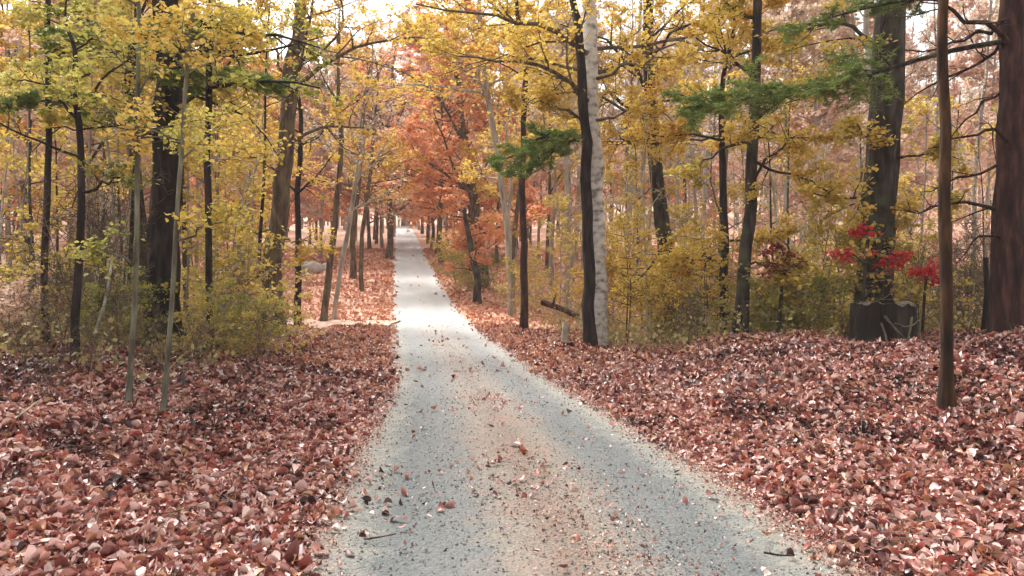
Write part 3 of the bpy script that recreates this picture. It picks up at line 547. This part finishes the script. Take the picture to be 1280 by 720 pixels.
# zone phrases used in the labels of look-alikes
ZONES = [(-9e9, 130, 'at the left edge of the wood'), (130, 260, 'behind the thickest black trunk'), (260, 385, 'behind the forked brown oak'), (385, 500, 'beside the open slope'),
         (500, 640, 'around the top of the road'), (640, 735, 'between orange maple and birch'), (735, 850, 'just right of the white birch'), (850, 960, 'behind the leaf-draped trunk pair'),
         (960, 1075, 'left of the black stump'), (1075, 1190, 'behind the black stump'), (1190, 9e9, 'near the pine at the right edge')]
def zone(px): return [s for a, b, s in ZONES if a <= px < b][0]
USED = set(); REG = []
def place(pr, x, y, sc, desc, gname, rz=None):
    px, _ = toscr(x, y, 0); zn = zone(px); rz = rng.uniform(0, 6.28) if rz is None else rz
    dep = 'far' if y > 75 else ('farther' if y > 38 else 'nearer'); lab = desc + ', ' + {'far': 'distant, ', 'farther': 'middle distance, ', 'nearer': ''}[dep] + zn; grp = gname + ' ' + zn + ' (' + dep + ')'
    loc = (x, y, float(terrain(x, y))); KEY = (gname, zn, dep, px, desc)
    if id(pr) not in USED:
        USED.add(id(pr)); pr.location = loc; pr.rotation_euler.z = rz; pr.scale = (sc,) * 3; pr['label'] = lab; pr['group'] = grp; REG.append((KEY, pr)); return pr
    c_ = copy_thing(pr, loc, rz, sc, lab, grp); REG.append((KEY, c_)); return c_

PB = {
 'bare1': (proto('bare_tree', 'brown', 'tan', 16, .12, 18, .22, 3.6, .9, 9, 8, 1, .1, 101), 'bare brown tree', 'bare brown trees'),
 'bare2': (proto('bare_tree', 'grey', 'tan', 18, .16, 16, .3, 3.4, 1.0, 8, 8, 1, .12, 102), 'pale grey tree', 'pale grey trunks'),
 'pole': (proto('bare_tree', 'grey', 'tan', 17, .12, 9, .5, 2.2, .9, 7, 5, 1, .12, 103, sway=.4), 'slim pale pole-like trunk', 'slim pale poles'),
 'dpole': (proto('bare_tree', 'brown', 'gold', 15, .13, 12, .3, 2.5, .7, 7, 6, 3, .12, 104, sway=.5), 'slim dark trunk with thin gold leaves', 'slim dark trunks'),
 'salm': (proto('oak_tree', 'grey', 'salmon', 15, .13, 20, .15, 4.6, .6, 10, 6, 9, .21, 105), 'salmon-leaved oak', 'salmon oaks'),
 'salm2': (proto('oak_tree', 'brown', 'salmon', 18, .14, 18, .22, 4.8, .6, 10, 6, 7, .22, 106), 'tall thin salmon oak', 'tall salmon oaks'),
 'oran': (proto('maple_tree', 'brown', 'orange', 14, .12, 20, .12, 4.6, .5, 10, 6, 9, .20, 107), 'orange-leaved maple', 'orange maples'),
 'gold': (proto('maple_tree', 'brown', 'gold', 14, .12, 17, .2, 4.0, .45, 9, 6, 9, .15, 108), 'gold-leaved maple', 'gold maples'),
 'yell': (proto('maple_tree', 'grey', 'yellow', 11, .11, 16, .12, 2.8, .35, 8, 6, 6, .11, 109), 'yellow-leaved maple', 'yellow maples'),
 'oliv': (proto('maple_tree', 'grey', 'olive', 9, .09, 16, .12, 2.4, .3, 8, 6, 6, .10, 110), 'olive-green leaved tree', 'olive trees'),
 'tanl': (proto('oak_tree', 'grey', 'tan', 13, .13, 17, .15, 3.6, .6, 9, 6, 7, .16, 111), 'tan-leaved oak', 'tan oaks'),
}
# shrubs and saplings of the understorey
SB = {
 'sy': (proto('yellow_shrub', 'grey', 'yellow', 2.6, .022, 12, .1, 1.5, .2, 6, 4, 3, .08, 121, hi=True, cat='shrub', jit=.06, stems=2, sides=6), 'yellow-leaved understorey shrub', 'yellow shrubs'),
 'so': (proto('olive_shrub', 'grey', 'olive', 2.0, .02, 12, .05, 1.3, .25, 6, 4, 3, .08, 122, hi=True, cat='shrub', jit=.06, stems=3, sides=6), 'olive-green understorey shrub', 'olive shrubs'),
 'sg': (proto('gold_shrub', 'brown', 'gold', 3.2, .025, 12, .15, 1.6, .2, 6, 4, 3, .08, 123, hi=True, cat='shrub', jit=.06, stems=2, sides=6), 'golden-brown leaved sapling', 'golden saplings'),
 'st': (proto('twiggy_shrub', 'brown', 'tan', 2.4, .012, 12, .05, 1.2, .8, 5, 3, 0, .06, 124, hi=True, cat='shrub', jit=.06, stems=4, sides=5), 'bare twiggy brown shrub', 'twiggy shrubs'),
 'ss': (proto('rust_shrub', 'brown', 'salmon', 1.8, .018, 12, .05, 1.1, .3, 6, 4, 3, .08, 125, hi=True, cat='shrub', jit=.06, stems=3, sides=5), 'rust-leaved low shrub', 'rust shrubs'),
 'sb': (proto('bare_sapling', 'pale', 'yellow', 8, .04, 9, .3, 1.3, .8, 5, 3, 0, .07, 131, cat='sapling', sway=.4, sides=6), 'bare pale sapling', 'bare pale saplings'),
 'sd': (proto('bare_sapling', 'dark', 'gold', 9, .055, 9, .3, 1.6, .6, 5, 4, 1, .09, 132, cat='sapling', sway=.5, sides=6), 'thin dark sapling', 'thin dark saplings'),
 'sp': (proto('pole_sapling', 'grey', 'yellow', 6.5, .035, 9, .35, 1.6, .3, 6, 4, 4, .085, 126, hi=True, cat='sapling', jit=.06, sway=.35, sides=6), 'thin grey sapling pole', 'thin sapling poles'),
}
rng = np.random.default_rng(77)
# background forest
placed = []
def far_enough(x, y, dmin): return all((x - a) ** 2 + (y - b) ** 2 > dmin * dmin for a, b in placed)
tries = 0; cnt = 0
while cnt < 400 and tries < 16000:
    tries += 1; y = 25 + 125 * rng.random() ** .75; x = rng.uniform(-.80, .80) * y; u = x - float(xc(y))
    if abs(u) < (3.6 if y > 90 else 5.0): continue
    if -9.5 < u < 0 and y < 72: continue
    if 0 < u < 7 and y < 34: continue
    if not far_enough(x, y, 1.3 + y * .013): continue
    placed.append((x, y)); px, _ = toscr(x, y, 0); q = rng.random(); cnt += 1
    if y > 75:
        k = np.select([q < .3, q < .48, q < .66, q < .82, q < .92], ['bare1', 'bare2', 'salm', 'tanl', 'oran'], 'salm2') if px < 760 else np.select([q < .3, q < .5, q < .68, q < .82], ['bare2', 'bare1', 'salm', 'salm2'], 'tanl')
    elif px < 400: k = np.select([q < .16, q < .34, q < .48, q < .62, q < .74, q < .86], ['dpole', 'bare1', 'pole', 'tanl', 'bare2', 'salm'], 'gold')
    elif px < 700: k = np.select([q < .25, q < .5, q < .7, q < .85], ['oran', 'bare1', 'gold', 'pole'], 'tanl')
    else: k = np.select([q < .2, q < .38, q < .5, q < .62, q < .75, q < .88], ['pole', 'bare2', 'dpole', 'salm', 'bare1', 'tanl'], 'yell')
    pr = PB[str(k)]; place(pr[0], x, y, rng.uniform(.8, 1.2) * (1.12 if y > 60 else 1), pr[1], pr[2])
for (px, d, k, s_) in [(440, 82, 'oran', 1.35), (400, 62, 'salm', 1.2), (462, 74, 'oran', 1.45), (552, 58, 'oran', 1.35), (540, 76, 'oran', 1.5), (478, 76, 'salm', 1.3), (470, 84, 'bare1', 1.3), (478, 112, 'salm', 1.4), (485, 124, 'bare1', 1.5), (545, 66, 'bare1', 1.2), (536, 96, 'salm', 1.4), (528, 108, 'salm2', 1.4), (524, 122, 'tanl', 1.5), (490, 140, 'salm', 1.6), (520, 146, 'salm', 1.6), (505, 160, 'salm2', 1.7), (498, 170, 'salm', 1.8), (512, 176, 'oran', 1.8), (505, 190, 'salm', 1.9), (468, 92, 'oran', 1.4), (415, 74, 'oran', 1.2), (350, 66, 'oran', 1.2), (300, 58, 'oran', 1.1), (492, 100, 'salm', 1.4), (395, 92, 'gold', 1.4), (535, 84, 'oran', 1.3), (560, 70, 'salm', 1.3), (240, 48, 'oran', 1.0), (590, 60, 'oran', 1.2),
     (40, 34, 'gold', 1.1), (120, 30, 'salm', 1.0), (-40, 28, 'gold', 1.0), (270, 32, 'gold', 1.1), (20, 50, 'oran', 1.1), (150, 55, 'salm', 1.2), (90, 44, 'tanl', 1.2), (200, 40, 'tanl', 1.2), (310, 44, 'yell', 1.3), (640, 40, 'gold', 1.2), (690, 46, 'tanl', 1.2), (780, 38, 'bare2', 1.1), (870, 34, 'pole', 1.1), (1020, 40, 'salm', 1.2), (1230, 42, 'salm', 1.1), (1130, 50, 'salm', 1.1), (930, 48, 'salm', 1.2), (720, 60, 'salm', 1.3), (830, 58, 'oran', 1.2)]:
    pr = PB[k]; place(pr[0], (px - HX) / F * d, d, s_, pr[1], pr[2])
# far-off wood on the ridge beyond the crest
M = 900; fy = rng.uniform(165, 330, M); fx = rng.uniform(-.85, .85, M) * fy; fz = terrain(fx, fy); hh_ = rng.uniform(13, 22, M)
pp = np.repeat(np.stack([fx, fy, fz], 1), 90, 0); hr = np.repeat(hh_, 90); u_ = rng.random(len(pp)); rad = 3.4 * np.sin(np.pi * np.clip(.15 + .8 * u_, 0, 1)) * rng.random(len(pp)) ** .5; th = rng.uniform(0, 6.28, len(pp))
pp = pp + np.stack([rad * np.cos(th), rad * np.sin(th), hr * (.25 + .75 * u_)], 1)
V1, F1, ra = leaves(pp, .75, 1.0, hi=False); ra = np.clip(np.repeat(np.repeat(rng.random(M), 90), 4) * .7 + .3 * ra, 0, 1)
Pt, R = grow(np.stack([fx, fy, fz - .3], 1), np.tile([[0, 0, 1.]], (M, 1)), hh_ * .9, np.full(M, .22), 4, .04, .05, .3); V2, Q2 = tubes(Pt, R, 4)
me = mesh('far_wood', np.concatenate([V1, V2]), [F1, Q2 + len(V1)], LM['salmon'], {'rnd': np.concatenate([ra, np.zeros(len(V2))])}); me.materials.append(BM['brown'])
mi = np.zeros(len(F1) + len(Q2), np.int32); mi[len(F1):] = 1; me.polygons.foreach_set('material_index', mi)
tag(link('far_wood', me), 'far-off wood of salmon and tan autumn trees beyond the hilltop', 'woodland', kind='stuff')
# understorey
def scatter(nn, kinds, xr, yr, umin, s0, s1):
    c = 0; tr = 0
    while c < nn and tr < nn * 30:
        tr += 1; y = yr[0] + (yr[1] - yr[0]) * rng.random() ** 1.2; px = rng.uniform(*xr); x = (px - HX) / F * y; u = x - float(xc(y))
        if abs(u) < umin or (-9 < u < 0 and y > 24): continue
        k = kinds[int(rng.integers(len(kinds)))]; pr = SB[k]; place(pr[0], x, y, rng.uniform(s0, s1), pr[1], pr[2]); c += 1
scatter(20, ['sy', 'so', 'sg', 'st', 'sy', 'sp'], (850, 1180), (15.5, 30), 4, .7, 1.3)
scatter(12, ['sy', 'sp', 'st', 'sp', 'st'], (1190, 1330), (14.5, 28), 4, .7, 1.2)
scatter(16, ['sy', 'st', 'sp', 'sp', 'sg'], (640, 860), (19, 34), 4.2, .6, 1.1)
scatter(26, ['sy', 'st', 'sg', 'sp', 'st', 'sp', 'sb'], (-60, 330), (13, 28), 4.5, .7, 1.3)
scatter(40, ['sb', 'sd', 'sb'], (650, 1330), (17, 48), 4, .7, 1.3)
scatter(30, ['sb', 'sd', 'sd'], (-60, 370), (14, 40), 4.5, .7, 1.3)
for (px, d, k, s) in [(300, 14.2, 'so', .6), (280, 16, 'sy', 1.2), (130, 13.5, 'so', .7),
                      (20, 13.6, 'sy', .8), (-10, 13, 'ss', .7), (330, 13.2, 'sy', .5), (250, 12.8, 'sy', .42), (80, 12, 'st', .5), (30, 10, 'st', .4), (150, 12, 'st', .5), (110, 9.6, 'st', .33), (185, 10.5, 'st', .4), (250, 11.5, 'st', .4), (60, 8.6, 'st', .28),(320, 12.5, 'st', .4), (860, 14.5, 'st', .5),  (1010, 16, 'sy', 1.15), (1050, 16.5, 'sy', 1.2), (960, 16, 'so', .8), (1000, 15.4, 'so', .7), (880, 17, 'sg', .9), (820, 19, 'sg', .8), (1130, 17, 'sy', 1.0), (570, 44, 'sg', 1.0), (585, 40, 'so', 1.2)]:
    pr = SB[k]; x = (px - HX) / F * d; place(pr[0], x, d, s, pr[1], pr[2])
for D2 in (PB, SB):
    for pr in D2.values():
        if id(pr[0]) not in USED:
            for ch in list(pr[0].children): bpy.data.objects.remove(ch)
            bpy.data.objects.remove(pr[0])
ORD = ['leftmost', 'second from left', 'third from left', 'fourth from left', 'fifth from left', 'sixth from left', 'seventh from left', 'eighth from left', 'ninth from left', 'tenth from left', 'eleventh from left', 'twelfth from left']
fam = {}
for K, o in REG: fam.setdefault(K[:3], []).append((K[3], K[4], o))
for (gn, zn, dep), mem in fam.items():
    mem.sort(key=lambda q: q[0]); adj = {'far': 'distant ', 'farther': 'middle-distance ', 'nearer': ''}[dep]
    if 1 < len(mem) <= 12:
        for i, (_, de, o) in enumerate(mem):
            o['label'] = (ORD[i] if i < len(mem) - 1 or len(mem) == 1 else 'rightmost') + ' of the ' + adj + gn + ' ' + zn
    for _, _, o in mem: o['group'] = gn if len(mem) <= 12 else o['group']
# red-leaved saplings
hero('red_maple_sapling', 'bright crimson maple sapling left of the mossy trunk above the stump', 'sapling', [(1075,430),(1078,370),(1082,330),(1085,300)], 14.6, (5,4), 'dark', 'red', 2.0, 0, seed=31, flare=.1, per=4, k2=7, k3=4, auto=False, lsize=.08, jit=.05,
     limbs=[[(1084,330,14.6),(1065,318,14.4),(1052,322,14.2)],[(1084,325,14.6),(1100,312,14.4),(1128,322,14.2)],[(1085,315,14.6),(1085,296,14.3),(1075,285,14.2)],[(1084,330,14.6),(1105,330,14.3),(1130,326,14.2)]])
hero('red_maple_sapling', 'small crimson sapling beside the amber-brown young tree', 'sapling', [(1152,430),(1155,380),(1158,345)], 14.2, (4,3), 'dark', 'red', 1.5, 0, seed=32, flare=.1, per=3, k2=5, k3=4, auto=False, lsize=.08, jit=.05,
     limbs=[[(1157,350,14.2),(1150,342,14.1),(1144,336,14)],[(1158,350,14.2),(1166,342,14.1),(1172,348,14)],[(1158,352,14.2),(1163,332,14.1),(1168,328,14)]])
hero('red_maple_sapling', 'dull maroon sapling left of the yellow shrubs near the leaf-draped pair', 'sapling', [(972,438),(975,390),(978,340)], 15, (5,4), 'dark', 'maroon', 2.0, 0, seed=33, flare=.1, per=4, k2=7, k3=4, auto=False, lsize=.08, jit=.06,
     limbs=[[(976,350,15),(962,330,14.8),(955,315,14.6)],[(976,350,15),(992,335,14.8),(1000,325,14.6)],[(977,340,15),(980,318,14.8),(978,305,14.7)]])

# ------------------------------------------------------------------ haze
hz = mesh('haze', [[x, y, z] for x in (-760, 760) for y in (-460, 960) for z in (-8, 110)], [np.array([[0,1,3,2],[4,6,7,5],[0,4,5,1],[2,3,7,6],[0,2,6,4],[1,5,7,3]])])
m = bpy.data.materials.new('haze'); m.use_nodes = True; n = m.node_tree.nodes; n.clear(); out = n.new('ShaderNodeOutputMaterial'); pv = n.new('ShaderNodeVolumePrincipled')
pv.inputs['Color'].default_value = (.98, .92, .89, 1); pv.inputs['Density'].default_value = .0010; m.node_tree.links.new(pv.outputs[0], out.inputs['Volume']); hz.materials.append(m)
tag(link('haze', hz), 'thin pale haze in the air between the trees', 'haze', kind='stuff')

# ------------------------------------------------------------------ small things
def rockmesh(rx, ry, rz, seed, sub=3):
    import bmesh
    bm = bmesh.new(); bmesh.ops.create_icosphere(bm, subdivisions=sub, radius=1); r_ = np.random.default_rng(seed); o = r_.uniform(0, 50)
    for v_ in bm.verts:
        c = v_.co; k = 1 + .25 * float(noise(c.x * 1.4 + o, c.y * 1.4 + c.z)) + .1 * float(noise(c.x * 4 + o, c.y * 4 + c.z * 3)); v_.co = (c.x * rx * k, c.y * ry * k, c.z * rz * k)
    me = bpy.data.meshes.new('boulder'); bm.to_mesh(me); bm.free(); me.polygons.foreach_set('use_smooth', np.full(len(me.polygons), True)); return me
RK = barkmat('boulder_stone', (.22,.21,.2), (.45,.44,.42), (.68,.67,.65), sc=2.5, streak=1, bst=.5)
def rock(px, py, w, h, label, seed, mat=RK, d=None, name='boulder'):
    d = d or ground_at(px, py); x = (px - HX) / F * d; me = rockmesh(w / 2 / F * d, w / 2.4 / F * d, h / F * d, seed); me.materials.append(mat)
    o = link(name, me); o.location = (x, d, float(terrain(x, d)) + .25 * h / F * d); return tag(o, label, 'boulder')
rock(387, 338, 32, 12, 'pale boulder on the slope beside the forked brown oak', 1, d=50)
rock(408, 336, 18, 9, 'smaller pale boulder right of the larger one on the slope', 2, d=52)
DK = barkmat('mossy_stone', (.08,.06,.05), (.22,.18,.15), (.38,.33,.28), sc=5, streak=1, lichen=(.16,.17,.07))
def log(name, label, a, b, ra, rb, mat, cat='log', lift=.0, snag=2):
    a, b = np.array(a, float), np.array(b, float); q = smooth_path([a, (a + b) / 2 + rng.standard_normal(3) * .03 * np.linalg.norm(b - a), b], 12)
    parts = [tubes((q - a)[None], np.linspace(ra, rb, 12)[None], 9, .05)]
    for k in range(snag):
        i = 3 + 3 * k; dv = nrm(rng.standard_normal(3) + [0, 0, .6]); g = np.array([q[i] - a, q[i] - a + dv * ra * 4, q[i] - a + dv * ra * 8 + [0, 0, .02]]); parts.append(tubes(g[None], np.array([[ra * .4, ra * .3, ra * .15]]), 5))
    V, Q = merge(parts); o = link(name, mesh(name, V, [Q], mat, smooth=True)); o.location = a; return tag(o, label, cat)
def G(px, d, up=0): x = (px - HX) / F * d; return np.array([x, d, float(terrain(x, d)) + up])
log('fallen_log', 'reddish fallen log lying left of the black trunk and white birch', G(678, 27, .75), G(722, 26, .35), .11, .10, BM['redbrown'])
log('fallen_branch', 'pale stick leaning in the undergrowth left of the thin pale stem', P(118, 420, 12), P(140, 325, 12.4), .028, .018, BM['pale'], 'branch', snag=0)
log('fallen_branch', 'long curved dead stick on the leaves at the lower left', G(-5, 6.4, .03), G(48, 6.9, .22), .010, .006, BM['pale'], 'branch')
log('fallen_branch', 'weathered pinkish branch on leaves in front of the forked oak', G(250, 18, .5), G(290, 18.5, .95), .06, .04, BM['grey'], 'branch')
log('fallen_branch', 'pale root-like stick lying right of the black stump', G(1120, 12.9, .05), G(1170, 12.3, .03), .03, .014, BM['pale'], 'branch')
log('fallen_twig', 'dark twig on the gravel at the lower right of the road', G(955, 4.35, .09), G(992, 4.3, .09), .007, .004, BM['black'], 'twig')
log('fallen_twig', 'brown twig at the left lower middle of the road', G(455, 4.6, .08), G(495, 4.7, .08), .006, .004, BM['brown'], 'twig', snag=1)
log('broken_stub', 'short pale greenish stub in the grass left of the black trunk', G(706, 19.5, -.05), G(708, 19.5, .55), .10, .09, BM['pale'], 'stub', snag=0)
log('dead_pole', 'thin black dead pole left of the right-edge pine', G(1229, 14, -.05), P(1232, 322, 14), .06, .045, BM['black'], 'pole', snag=0)
